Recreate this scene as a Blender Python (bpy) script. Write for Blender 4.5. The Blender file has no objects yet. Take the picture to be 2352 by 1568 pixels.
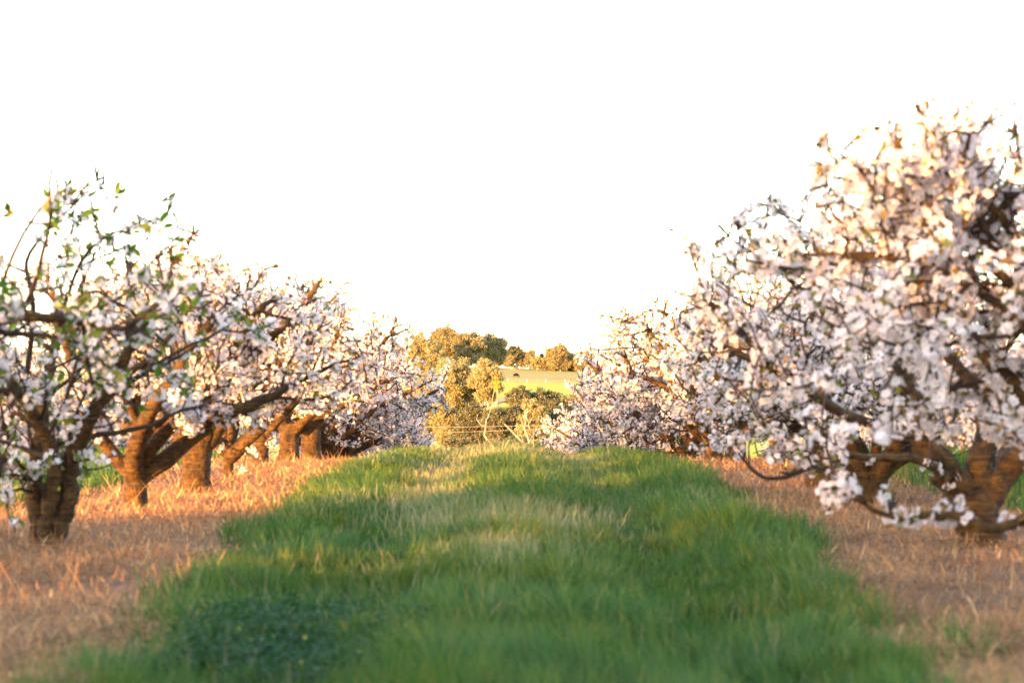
import bpy, math, random
import numpy as np
from mathutils import Vector, Matrix
PI = math.pi
R = math.radians
scene = bpy.context.scene
col = scene.collection
EYE = 1.03
FPX = 85.0 / 36.0 * 1024.0

# ------------------------------------------------------------------ helpers
def at(px, py, d):
    """a pixel of the 1024 wide frame at distance d (m) -> world point"""
    return Vector(((px - 512.0) / FPX * d, d, EYE + (380.0 - py) / FPX * d))

def at2(x, y, d):
    """same, from coordinates of the 2352 px wide view"""
    return at(x / 2.297, y / 2.297, d)

def tag(o, label=None, cat=None, group=None, kind=None):
    if label: o['label'] = label
    if cat: o['category'] = cat
    if group: o['group'] = group
    if kind: o['kind'] = kind
    return o

def empty(name, loc=(0, 0, 0), rz=0.0):
    o = bpy.data.objects.new(name, None)
    o.empty_display_size = 0.3
    col.objects.link(o)
    o.location = loc
    o.rotation_euler = (0, 0, rz)
    return o

def np_mesh(name, verts, quads=None, tris=None, smooth=False):
    me = bpy.data.meshes.new(name)
    verts = np.asarray(verts, dtype=np.float32)
    parts, starts, n = [], [], 0
    if quads is not None and len(quads):
        q = np.asarray(quads, dtype=np.int32)
        parts.append(q.ravel()); starts.append(np.arange(len(q)) * 4); n += len(q) * 4
    if tris is not None and len(tris):
        t = np.asarray(tris, dtype=np.int32)
        parts.append(t.ravel()); starts.append(n + np.arange(len(t)) * 3); n += len(t) * 3
    loops = np.concatenate(parts); starts = np.concatenate(starts).astype(np.int32)
    me.vertices.add(len(verts)); me.vertices.foreach_set('co', verts.ravel())
    me.loops.add(len(loops)); me.loops.foreach_set('vertex_index', loops)
    me.polygons.add(len(starts)); me.polygons.foreach_set('loop_start', starts)
    if smooth:
        me.polygons.foreach_set('use_smooth', np.ones(len(starts), dtype=bool))
    me.update(calc_edges=True)
    me.validate()
    return me

def link(name, me, mat, parent=None):
    o = bpy.data.objects.new(name, me)
    if mat and not me.materials: me.materials.append(mat)
    col.objects.link(o)
    if parent: o.parent = parent
    return o

class Tubes:
    def __init__(self):
        self.v, self.q, self.t = [], [], []
    def add(self, pts, rad, sides=6, lump=0.0, rng=None, cap=True):
        base = len(self.v)
        n = len(pts)
        if n < 2: return
        d0 = (pts[1] - pts[0]).normalized()
        up = Vector((0, 0, 1)) if abs(d0.z) < .9 else Vector((1, 0, 0))
        nx = d0.cross(up).normalized()
        for i in range(n):
            d = (pts[min(i + 1, n - 1)] - pts[max(i - 1, 0)])
            if d.length < 1e-6: d = d0.copy()
            d.normalize()
            nx = (nx - d * nx.dot(d))
            if nx.length < 1e-5: nx = d.orthogonal()
            nx.normalize()
            ny = d.cross(nx)
            for k in range(sides):
                a = 2 * PI * k / sides
                r = rad[i]
                if lump and rng: r *= 1 + rng.uniform(-lump, lump)
                self.v.append(pts[i] + nx * (math.cos(a) * r) + ny * (math.sin(a) * r))
        for i in range(n - 1):
            for k in range(sides):
                k2 = (k + 1) % sides
                self.q.append((base + i * sides + k, base + i * sides + k2, base + (i + 1) * sides + k2, base + (i + 1) * sides + k))
        if cap:
            self.v.append(pts[-1] + (pts[-1] - pts[-2]).normalized() * rad[-1] * .6)
            c = len(self.v) - 1
            for k in range(sides):
                self.t.append((base + (n - 1) * sides + k, base + (n - 1) * sides + (k + 1) % sides, c))
    def box(self, c, s, rz=0):
        b = len(self.v)
        m = Matrix.Rotation(rz, 3, 'Z')
        for sx, sy, sz in ((-1,-1,-1),(1,-1,-1),(1,1,-1),(-1,1,-1),(-1,-1,1),(1,-1,1),(1,1,1),(-1,1,1)):
            self.v.append(Vector(c) + m @ Vector((sx * s[0] / 2, sy * s[1] / 2, sz * s[2] / 2)))
        for f in ((0,3,2,1),(4,5,6,7),(0,1,5,4),(1,2,6,5),(2,3,7,6),(3,0,4,7)):
            self.q.append(tuple(b + i for i in f))
    def mesh(self, name, smooth=True):
        return np_mesh(name, [tuple(p) for p in self.v], self.q, self.t, smooth)

def frames_from_normals(nrm, rs):
    """random rotation about each normal; columns = x,y,z axes"""
    n = nrm / np.linalg.norm(nrm, axis=1, keepdims=True)
    a = rs.normal(size=n.shape)
    x = a - (a * n).sum(1, keepdims=True) * n
    x /= np.linalg.norm(x, axis=1, keepdims=True) + 1e-9
    y = np.cross(n, x)
    return np.stack([x, y, n], axis=2)

def scatter(tv, tq, pos, fr, scl):
    """template verts tv (k,3), quads tq (m,4) -> verts, quads"""
    k = len(tv)
    if np.ndim(scl) == 1:
        loc = tv[None, :, :] * scl[:, None, None]
    else:
        loc = tv[None, :, :] * scl[:, None, :]
    v = np.einsum('nij,nkj->nki', fr, loc) + pos[:, None, :]
    q = tq[None, :, :] + (np.arange(len(pos)) * k)[:, None, None]
    return v.reshape(-1, 3), q.reshape(-1, 4)

def vnoise(x, y, seed=0):
    """smooth value noise, numpy, range 0..1"""
    xi = np.floor(x).astype(np.int64); yi = np.floor(y).astype(np.int64)
    fx = x - xi; fy = y - yi
    fx = fx * fx * (3 - 2 * fx); fy = fy * fy * (3 - 2 * fy)
    def h(a, b):
        n = (a * 374761393 + b * 668265263 + seed * 1442695041) & 0x7fffffff
        n = (n ^ (n >> 13)) * 1274126177 & 0x7fffffff
        n = n ^ (n >> 16)
        return (n & 0xffff) / 65535.0
    return ((h(xi, yi) * (1 - fx) + h(xi + 1, yi) * fx) * (1 - fy) + (h(xi, yi + 1) * (1 - fx) + h(xi + 1, yi + 1) * fx) * fy)

# ------------------------------------------------------------------ terrain
HY = np.array([-400, 27, 30, 34, 38, 43.3, 66, 82, 100, 160, 240, 330, 420, 600, 900, 1165, 1400, 1480, 1600, 1900, 2500, 6000], float)
HZ = np.array([0, 0, -.02, -.11, -.28, -.61, -2.2, -3.4, -4.9, -9.6, -14.5, -17, -17, -14, -6.4, .6, 6.8, 8.6, 9.2, 6, -5, -60], float)
def ground_z(x, y, fine=True):
    x = np.asarray(x, float); y = np.asarray(y, float)
    z = np.interp(y, HY, HZ)
    s = np.clip((y - 700) / 700, 0, 1)
    z = z - s * np.clip(x, -400, 400) * .035
    if fine:
        w = np.clip((95 - y) / 20, 0, 1)
        xl = x - 6 * np.round(x / 6)
        z = z + w * (.07 * np.exp(-(xl / .45) ** 2) + .05 * np.exp(-((np.abs(xl) - 1.35) / .35) ** 2) - .02)
        z = z + w * (.06 * (vnoise(x * .9, y * .22, 3) - .5) + .03 * (vnoise(x * 2.1, y * 1.2, 5) - .5))
        crest = np.exp(-((y - 36) / 6.5) ** 2) * np.exp(-(x / 1.1) ** 2)
        z = z + .05 * crest
    return z
def gz(x, y): return float(ground_z(np.array([x]), np.array([y]))[0])

# ------------------------------------------------------------------ materials
class NB:
    def __init__(self, name):
        self.m = bpy.data.materials.new(name); self.m.use_nodes = True
        self.nt = self.m.node_tree; self.nt.nodes.clear()
        self.out = self.nt.nodes.new('ShaderNodeOutputMaterial')
    def n(self, t, **kw):
        nd = self.nt.nodes.new(t)
        for k, v in kw.items():
            if k in nd.inputs.keys(): nd.inputs[k].default_value = v
            else: setattr(nd, k, v)
        return nd
    def l(self, a, b): self.nt.links.new(a, b)
    def ramp(self, fac, stops):
        r = self.nt.nodes.new('ShaderNodeValToRGB')
        el = r.color_ramp.elements
        while len(el) > 1: el.remove(el[0])
        el[0].position = stops[0][0]; el[0].color = (*stops[0][1], 1)
        for p, c in stops[1:]:
            e = el.new(p); e.color = (*c, 1)
        self.l(fac, r.inputs[0])
        return r.outputs[0]
    def noise(self, scale, detail=3, vec=None, rough=.5):
        t = self.n('ShaderNodeTexNoise'); t.inputs['Scale'].default_value = scale
        t.inputs['Detail'].default_value = detail; t.inputs['Roughness'].default_value = rough
        if vec is not None: self.l(vec, t.inputs['Vector'])
        return t.outputs['Fac']
    def math(self, op, a, b=None, c=None):
        m = self.nt.nodes.new('ShaderNodeMath'); m.operation = op
        for i, x in enumerate((a, b, c)):
            if x is None: continue
            if isinstance(x, (int, float)): m.inputs[i].default_value = x
            else: self.l(x, m.inputs[i])
        return m.outputs[0]
    def mix(self, f, a, b, mode='MIX'):
        m = self.nt.nodes.new('ShaderNodeMix'); m.data_type = 'RGBA'; m.blend_type = mode
        for s, x in ((m.inputs[0], f), (m.inputs[6], a), (m.inputs[7], b)):
            if isinstance(x, tuple): s.default_value = (*x, 1)
            elif isinstance(x, (int, float)): s.default_value = x
            else: self.l(x, s)
        return m.outputs[2]

def leafy(name, stops, transl=.35, tr_tint=(1, 1, 1), rough=.6, big=None, spec=.2):
    """thin vegetation: diffuse front plus light coming through; colour varies from leaf to leaf"""
    b = NB(name)
    g = b.n('ShaderNodeNewGeometry')
    c = b.ramp(g.outputs['Random Per Island'], stops)
    if big:
        sc, tint, lo, hi = big
        nz = b.noise(sc, 2, g.outputs['Position'])
        f = b.n('ShaderNodeMapRange'); f.inputs[1].default_value = lo; f.inputs[2].default_value = hi
        b.l(nz, f.inputs[0])
        c = b.mix(f.outputs[0], c, tint, 'MULTIPLY')
    p = b.n('ShaderNodeBsdfPrincipled'); p.inputs['Roughness'].default_value = rough
    p.inputs['Specular IOR Level'].default_value = spec
    b.l(c, p.inputs['Base Color'])
    t = b.n('ShaderNodeBsdfTranslucent')
    b.l(b.mix(1.0, c, tr_tint, 'MULTIPLY'), t.inputs[0])
    s = b.n('ShaderNodeMixShader'); s.inputs[0].default_value = transl
    b.l(p.outputs[0], s.inputs[1]); b.l(t.outputs[0], s.inputs[2]); b.l(s.outputs[0], b.out.inputs[0])
    return b.m

M = {}
M['petal'] = leafy('petal', [(0, (0.724, 0.632, 0.643)), (.5, (0.801, 0.717, 0.714)), (.88, (0.841, 0.754, 0.743)), (1, (0.776, 0.583, 0.562))], .33, (1, .96, .95), .55)
M['leaf'] = leafy('young_leaf', [(0, (.12, .16, .03)), (.4, (.20, .19, .035)), (.75, (.30, .18, .035)), (1, (.34, .15, .05))], .45, (1.2, 1.2, .8), .4)
M['leaf_green'] = leafy('green_leaf', [(0, (.06, .12, .02)), (.5, (.12, .19, .03)), (1, (.24, .20, .04))], .45, (1.2, 1.3, .7), .4)
M['grass'] = leafy('grass_blade', [(0, (0.030, 0.085, 0.026)), (.35, (0.051, 0.129, 0.035)), (.7, (0.089, 0.169, 0.040)), (.96, (0.178, 0.213, 0.048)), (1, (0.389, 0.269, 0.097))], .4, (1.1, 1.25, .7), .45,
                   big=(.55, (1.25, .92, .55), .42, .68))
M['seed_grass'] = leafy('seed_grass', [(0, (.13, .20, .07)), (.35, (.24, .26, .11)), (.65, (.38, .32, .16)), (.85, (.46, .35, .22)), (1, (.20, .25, .08))], .4, (1.1, 1, .8), .6)
M['clover'] = leafy('clover', [(0, (.014, .050, .014)), (.6, (.028, .085, .022)), (.985, (.05, .11, .028)), (1, (.5, .42, .05))], .35, (1, 1.1, .6), .5)
M['straw'] = leafy('dry_straw', [(0, (0.202, 0.092, 0.039)), (.25, (0.377, 0.180, 0.074)), (.55, (0.561, 0.275, 0.116)), (.85, (0.742, 0.394, 0.169)), (1, (0.859, 0.569, 0.252))], .25, (1, .9, .8), .7,
                   big=(1.3, (.72, .68, .70), .40, .66))
M['gum_gold'] = leafy('gum_leaf', [(0, (0.175, 0.167, 0.077)), (.5, (0.305, 0.260, 0.121)), (1, (0.424, 0.338, 0.169))], .42, (1.1, 1.05, .7), .5)
M['gum_brown'] = leafy('bronze_gum_leaf', [(0, (0.153, 0.139, 0.070)), (.5, (0.260, 0.223, 0.108)), (1, (0.371, 0.297, 0.161))], .42, (1.1, 1, .7), .5)
M['gum_dark'] = leafy('dark_gum_leaf', [(0, (0.063, 0.069, 0.039)), (.5, (0.121, 0.121, 0.063)), (1, (0.218, 0.184, 0.098))], .42, (1.1, 1.05, .7), .5)
M['gum_yellow'] = leafy('yellow_gum_leaf', [(0, (0.405, 0.260, 0.036)), (.5, (0.540, 0.338, 0.048)), (1, (0.630, 0.403, 0.084))], .35, (1.1, 1, .6), .5)

def bark(name, dark, mid, light, scale=9, bands=True, bump=.6):
    b = NB(name)
    tc = b.n('ShaderNodeTexCoord')
    n1 = b.noise(scale, 5, tc.outputs['Object'], .65)
    c = b.ramp(n1, [(.3, dark), (.5, mid), (.72, light)])
    h = n1
    if bands:
        mp = b.n('ShaderNodeMapping'); mp.inputs['Scale'].default_value = (3, 3, 34)
        b.l(tc.outputs['Object'], mp.inputs[0])
        n2 = b.noise(1.6, 3, mp.outputs[0], .6)
        c = b.mix(b.math('MULTIPLY', b.math('GREATER_THAN', n2, .56), .35), c, tuple(x * 1.4 for x in light))
        h = b.math('ADD', b.math('MULTIPLY', n2, .8), n1)
    p = b.n('ShaderNodeBsdfPrincipled'); p.inputs['Roughness'].default_value = .7
    p.inputs['Specular IOR Level'].default_value = .3
    b.l(c, p.inputs['Base Color'])
    bp = b.n('ShaderNodeBump'); bp.inputs['Strength'].default_value = bump; bp.inputs['Distance'].default_value = .05
    b.l(h, bp.inputs['Height']); b.l(bp.outputs[0], p.inputs['Normal'])
    b.l(p.outputs[0], b.out.inputs[0])
    return b.m
M['bark'] = bark('cherry_bark', (.010, .005, .003), (.060, .028, .006), (.135, .066, .011), 13, True, 1.0)
M['twig'] = bark('cherry_twig', (.012, .007, .005), (.040, .020, .010), (.09, .043, .018), 14, False, .3)
M['gum_bark'] = bark('gum_bark', (.20, .13, .08), (.32, .22, .14), (.45, .33, .22), .6, False, .2)
M['gum_bark_pale'] = bark('pale_gum_bark', (.36, .30, .23), (.50, .43, .34), (.62, .55, .46), .6, False, .2)

def plain(name, c, rough=.6, metal=0.0, var=.15, scale=4):
    b = NB(name)
    tc = b.n('ShaderNodeTexCoord')
    nz = b.noise(scale, 4, tc.outputs['Object'])
    cc = b.ramp(nz, [(.3, tuple(x * (1 - var) for x in c)), (.7, tuple(min(1, x * (1 + var)) for x in c))])
    p = b.n('ShaderNodeBsdfPrincipled'); p.inputs['Roughness'].default_value = rough; p.inputs['Metallic'].default_value = metal
    b.l(cc, p.inputs['Base Color']); b.l(p.outputs[0], b.out.inputs[0])
    return b.m
M['post_white'] = plain('white_post', (.75, .72, .66))
M['wire'] = plain('wire', (.55, .45, .32), .5)
M['timber'] = plain('weathered_timber', (.34, .27, .21))
M['red'] = plain('red_steel', (.42, .13, .09))
M['white'] = plain('white_steel', (.75, .73, .70))
M['cow'] = plain('cow_hide', (.009, .0055, .0045), .6)
for _n in M['cow'].node_tree.nodes:
    if _n.type == 'BSDF_PRINCIPLED': _n.inputs['Specular IOR Level'].default_value = .05
M['shed'] = plain('shed_wall', (.55, .36, .30))
M['roof'] = plain('shed_roof', (.45, .43, .42))
M['insulator'] = plain('insulator', (.3, .2, .15), .3)

def ground_mat():
    b = NB('ground')
    g = b.n('ShaderNodeNewGeometry')
    sp = b.n('ShaderNodeSeparateXYZ'); b.l(g.outputs['Position'], sp.inputs[0])
    X, Y = sp.outputs[0], sp.outputs[1]
    n_edge = b.noise(1.4, 3, g.outputs['Position'])
    xl = b.math('ABSOLUTE', b.math('SUBTRACT', X, b.math('MULTIPLY', b.math('ROUND', b.math('DIVIDE', X, 6.0)), 6.0)))
    edge = b.math('ADD', xl, b.math('MULTIPLY', b.math('SUBTRACT', n_edge, .5), .5))
    is_straw = b.math('GREATER_THAN', edge, 1.85)
    nf = b.noise(22, 5, g.outputs['Position'], .7)
    green = b.ramp(nf, [(.3, (.02, .045, .012)), (.7, (.06, .11, .03))])
    straw = b.ramp(nf, [(.3, (.16, .10, .065)), (.55, (.28, .18, .12)), (.75, (.40, .28, .18))])
    orch = b.mix(is_straw, green, straw)
    # far pasture
    mp = b.n('ShaderNodeMapping'); mp.inputs['Scale'].default_value = (.02, .05, .02); b.l(g.outputs['Position'], mp.inputs[0])
    npz = b.noise(3.0, 5, mp.outputs[0], .65)
    n_l = b.noise(.02, 3, g.outputs['Position'])
    dry = b.ramp(npz, [(.35, (.25, .20, .05)), (.6, (.37, .28, .075))])
    lush = b.ramp(npz, [(.35, (.29, .32, .035)), (.65, (.42, .40, .05))])
    split = b.n('ShaderNodeMapRange'); split.inputs[1].default_value = 1130; split.inputs[2].default_value = 1185
    b.l(b.math('ADD', Y, b.math('MULTIPLY', b.math('SUBTRACT', n_l, .5), 60.0)), split.inputs[0])
    past = b.mix(split.outputs[0], lush, dry)
    far = b.math('GREATER_THAN', Y, 330.0)
    valley = b.ramp(nf, [(.3, (.10, .09, .04)), (.7, (.20, .17, .07))])
    isv = b.math('GREATER_THAN', Y, 96.0)
    c = b.mix(isv, orch, b.mix(far, valley, past))
    p = b.n('ShaderNodeBsdfPrincipled'); p.inputs['Roughness'].default_value = .95; p.inputs['Specular IOR Level'].default_value = .1
    b.l(c, p.inputs['Base Color'])
    bp = b.n('ShaderNodeBump'); bp.inputs['Strength'].default_value = .6; bp.inputs['Distance'].default_value = .05
    b.l(nf, bp.inputs['Height']); b.l(bp.outputs[0], p.inputs['Normal'])
    b.l(p.outputs[0], b.out.inputs[0])
    return b.m

# ------------------------------------------------------------------ ground sheet
xs = np.unique(np.concatenate([-np.geomspace(14, 3500, 40), np.arange(-14, 14.01, .2), np.geomspace(14, 3500, 40)]))
ys = np.unique(np.concatenate([np.linspace(-400, 0, 20), np.arange(0, 60, .3), np.arange(60, 110, 1.5), np.geomspace(110, 6000, 90)]))
gx, gy = np.meshgrid(xs, ys)
gzv = ground_z(gx, gy)
nx_, ny_ = len(xs), len(ys)
idx = np.arange(nx_ * ny_).reshape(ny_, nx_)
q = np.stack([idx[:-1, :-1], idx[:-1, 1:], idx[1:, 1:], idx[1:, :-1]], -1).reshape(-1, 4)
go = link('ground', np_mesh('ground', np.stack([gx, gy, gzv], -1).reshape(-1, 3), q, smooth=True), ground_mat())
tag(go, 'rolling ground of the orchard, valley and pasture', kind='structure')

# ------------------------------------------------------------------ grass
BL = np.array([(-1, 0, 0), (1, 0, 0), (-.9, 0, .34), (.9, 0, .34), (-.6, 0, .68), (.6, 0, .68), (-.1, 0, 1), (.1, 0, 1)], float)
BQ = np.array([(0, 1, 3, 2), (2, 3, 5, 4), (4, 5, 7, 6)])
def blades(x, y, h, w, lean, laz, rs, z0=None, droop=1.7):
    """curved ribbons; lean = horizontal travel at the tip as a share of h"""
    n = len(x)
    faz = rs.uniform(0, 2 * PI, n)
    z = (ground_z(x, y) if z0 is None else z0)
    t = BL[None, :, 2]
    side = BL[None, :, 0] * w[:, None] * .5
    px = x[:, None] + np.cos(faz)[:, None] * side + np.cos(laz)[:, None] * (lean * h)[:, None] * t ** droop
    py = y[:, None] + np.sin(faz)[:, None] * side + np.sin(laz)[:, None] * (lean * h)[:, None] * t ** droop
    pz = z[:, None] - .01 + h[:, None] * t * np.clip(1 - .35 * (lean[:, None] * t) ** 2, .3, 1)
    v = np.stack([px, py, pz], -1).reshape(-1, 3)
    q = BQ[None] + (np.arange(n) * 8)[:, None, None]
    return v, q.reshape(-1, 4)
def join(*vq):
    vs, qs, o = [], [], 0
    for v, q in vq:
        vs.append(v); qs.append(q + o); o += len(v)
    return np.concatenate(vs), np.concatenate(qs)
def sample_strip(n, y0, y1, xa, xb, rs, p=1.3):
    """denser near the camera: density ~ y**-p"""
    u = rs.uniform(0, 1, n)
    e = 1 - p if abs(1 - p) > .01 else .01
    y = (y0 ** e + u * (y1 ** e - y0 ** e)) ** (1 / e)
    x = rs.uniform(xa, xb, n)
    return x, y
LE_Y = [0, 8, 12, 16, 21, 28, 45, 95]; LE_X = [-1.26, -1.31, -1.47, -1.66, -1.78, -1.76, -1.75, -1.8]; RE_X = [1.4, 1.42, 1.56, 1.66, 1.85, 1.95, 1.9, 1.85]

rs = np.random.RandomState(11)
def in_lane(x, y, soft=.16):
    e = (vnoise(x * 2.2, y * 1.6, 9) - .5) * .5 + rs.normal(size=len(x)) * soft * .5
    return (x > np.interp(y, LE_Y, LE_X) + e) & (x < np.interp(y, LE_Y, RE_X) + e)
# lane green grass, growing in tufts
x, y = sample_strip(300000, 6.2, 60, -2.3, 2.3, rs)
k = in_lane(x, y); x, y = x[k], y[k]
# pull the blades of each tuft together
cell = .16
jx = (vnoise(np.floor(x / cell) * 7.3, np.floor(y / cell) * 3.1, 21) - .5) * cell
jy = (vnoise(np.floor(x / cell) * 5.3, np.floor(y / cell) * 9.1, 22) - .5) * cell
cx = (np.floor(x / cell) + .5) * cell + jx; cy = (np.floor(y / cell) + .5) * cell + jy
pull = rs.uniform(.1, .6, len(x)); x = x + (cx - x) * pull; y = y + (cy - y) * pull
hb = vnoise(x * 1.5 + 5, y * .28, 31); hs = vnoise(x * 3.6, y * 2.2, 32)
h = (.07 + .11 * hb + .14 * hs) * rs.uniform(.6, 1.2, len(x))
xl = np.abs(x)
h *= 1 - .30 * np.exp(-((xl - .8) / .22) ** 2)
h *= np.where(y > 26, .85, 1)
w = .0036 * (np.maximum(y, 7) / 8) ** .78 * rs.uniform(.7, 1.6, len(x))
lean = rs.uniform(.1, .9, len(x))
laz = vnoise(x * 2.4, y * 1.5, 41) * 4 * PI + rs.normal(size=len(x)) * .8
v1, q1 = blades(x, y, h, w, lean, laz, rs)
lane = link('grass', np_mesh('grass', v1, q1), M['grass'])
tag(lane, 'lush green grass growing along the lane between the tree rows', 'grass', kind='stuff')
# pale seed heads and dying stalks
x, y = sample_strip(170000, 6.5, 58, -1.9, 1.9, rs, 1.15)
pc = vnoise(x * 1.3, y * .25, 51)
keep = in_lane(x, y) & (rs.uniform(0, 1, len(x)) < np.clip((.03 + (pc - .42) * .7) * np.clip((y - 7) / 9, .65, 1) + .98 * np.exp(-((x + .05) / np.where(y > 22, 1.05, .78)) ** 2) * np.clip((y - 11.5) / 5, 0, 1), .02, .85))
x, y = x[keep], y[keep]
h = (.10 + .09 * vnoise(x * 1.2, y * .5, 52)) * rs.uniform(.6, 1.35, len(x))
h = np.where((rs.uniform(0, 1, len(x)) < .012) & (y > 28), h * 2.1, h)
w = .0036 * (np.maximum(y, 7) / 8) ** .78 * rs.uniform(.7, 1.6, len(x))
v1, q1 = blades(x, y, h, w, rs.uniform(.1, .6, len(x)), rs.uniform(0, 2 * PI, len(x)), rs)
so = link('seeding_grass', np_mesh('seeding_grass', v1, q1), M['seed_grass'])
tag(so, 'pale seeding grass along the middle of the green lane', 'grass', kind='stuff')
# low clover patch, left foreground
n = 26000
x = rs.normal(-.78, .26, n); y = rs.normal(8.9, .75, n)
k = in_lane(x, y) & (rs.uniform(0, 1, n) < 1.5 - 1.2 * (((x + .78) / .5) ** 2 + ((y - 8.9) / 1.3) ** 2) + 1.6 * (vnoise(x * 5, y * 3, 8) - .5)); x, y = x[k], y[k]
n = len(x)
LEAFT = np.array([(0, -1, 0), (.9, .1, .25), (0, 1, .1), (-.9, .1, .25)], float); LQ = np.array([(0, 1, 2, 3)])
nrm = rs.normal(size=(n, 3)) * .55 + np.array([0, -.1, 1])
pos = np.stack([x, y, ground_z(x, y) + rs.uniform(.02, .17, n)], 1)
v1, q1 = scatter(LEAFT, LQ, pos, frames_from_normals(nrm, rs), rs.uniform(.006, .012, n))
co = link('clover', np_mesh('clover', v1, q1), M['clover'])
tag(co, 'dark green clover patch with small yellow flowers, lower left of the lane', 'clover', kind='stuff')
# grass of the neighbouring lanes
sets = []
for xa, xb in ((-8.1, -3.9), (3.9, 8.1)):
    x, y = sample_strip(30000, 12, 62, xa, xb, rs, 1.0)
    h = (.12 + .16 * vnoise(x, y * .8, 61)) * rs.uniform(.6, 1.2, len(x))
    w = .009 * (y / 14) ** .6 * rs.uniform(.7, 1.4, len(x))
    sets.append(blades(x, y, h, w, rs.uniform(.1, .7, len(x)), rs.uniform(0, 2 * PI, len(x)), rs))
v1, q1 = join(*sets)
so = link('grass', np_mesh('grass_side', v1, q1), M['grass'])
tag(so, 'bright green grass of the next lanes, seen between the trunks', 'grass', kind='stuff')
# dead mown straw under the trees
sets = []
for sgn in (-1, 1):
    x, y = sample_strip(250000, 6.2, 60, 1.25, 4.25, rs, 1.35)
    x = x * sgn
    k = (~in_lane(x, y, .3)) & (rs.uniform(0, 1, len(x)) < .25 + 1.6 * vnoise(x * 2.6, y * 2.0, 77)) & (np.abs(x) < 4.2 + .2 * rs.normal(size=len(x)))
    x, y = x[k], y[k]
    n = len(x)
    mound = vnoise(x * 1.9, y * 1.5, 71) * .6 + vnoise(x * 5, y * 4, 72) * .4
    z0 = ground_z(x, y) + rs.uniform(0, 1, n) * (.015 + .10 * mound)
    flat = rs.uniform(0, 1, n) < .90
    h = np.where(flat, rs.uniform(.015, .045, n), rs.uniform(.03, .10, n) * (.6 + .8 * mound))
    ln = np.where(flat, rs.uniform(1.5, 5.5, n), rs.uniform(.2, 1.3, n))
    w = .0038 * (np.maximum(y, 7) / 8) ** .75 * rs.uniform(.6, 1.5, n)
    laz = rs.uniform(0, 2 * PI, n)
    sets.append(blades(x, y, h, w, ln, laz, rs, z0, 1.15))
    # taller dead stalks
    x, y = sample_strip(600, 7.5, 58, 1.9, 4.1, rs, 1.2); x = x * sgn; n = len(x)
    sets.append(blades(x, y, rs.uniform(.12, .4, n) * rs.uniform(.6, 1, n), .0035 * (y / 8) ** .6, rs.uniform(.1, .8, n), rs.uniform(0, 2 * PI, n), rs, None, 1.1))
v1, q1 = join(*sets)
so = link('dry_grass', np_mesh('dry_grass', v1, q1), M['straw'])
tag(so, 'dead tan grass lying in a mat beneath both rows of cherry trees', 'dry grass', kind='stuff')

# ------------------------------------------------------------------ cherry trees
def petal_template():
    v, q = [], []
    for k in range(5):
        a = 2 * PI * k / 5
        ca, sa = math.cos(a), math.sin(a)
        for (r, s, z) in ((.10, 0, 0), (.62, -.44, .16), (1.0, 0, .30), (.62, .44, .16)):
            v.append((ca * r - sa * s, sa * r + ca * s, z))
        b = 4 * k; q.append((b, b + 1, b + 2, b + 3))
    return np.array(v, float), np.array(q)
PT_V, PT_Q = petal_template()
LF_V = np.array([(0, 0, 0), (.24, .35, .10), (.2, .75, .02), (0, 1, -.12), (-.24, .35, .10), (-.2, .75, .02), (0, .35, 0), (0, .75, -.06)], float)
LF_Q = np.array([(0, 1, 2, 7), (0, 7, 5, 4), (7, 2, 3, 5)])

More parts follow.
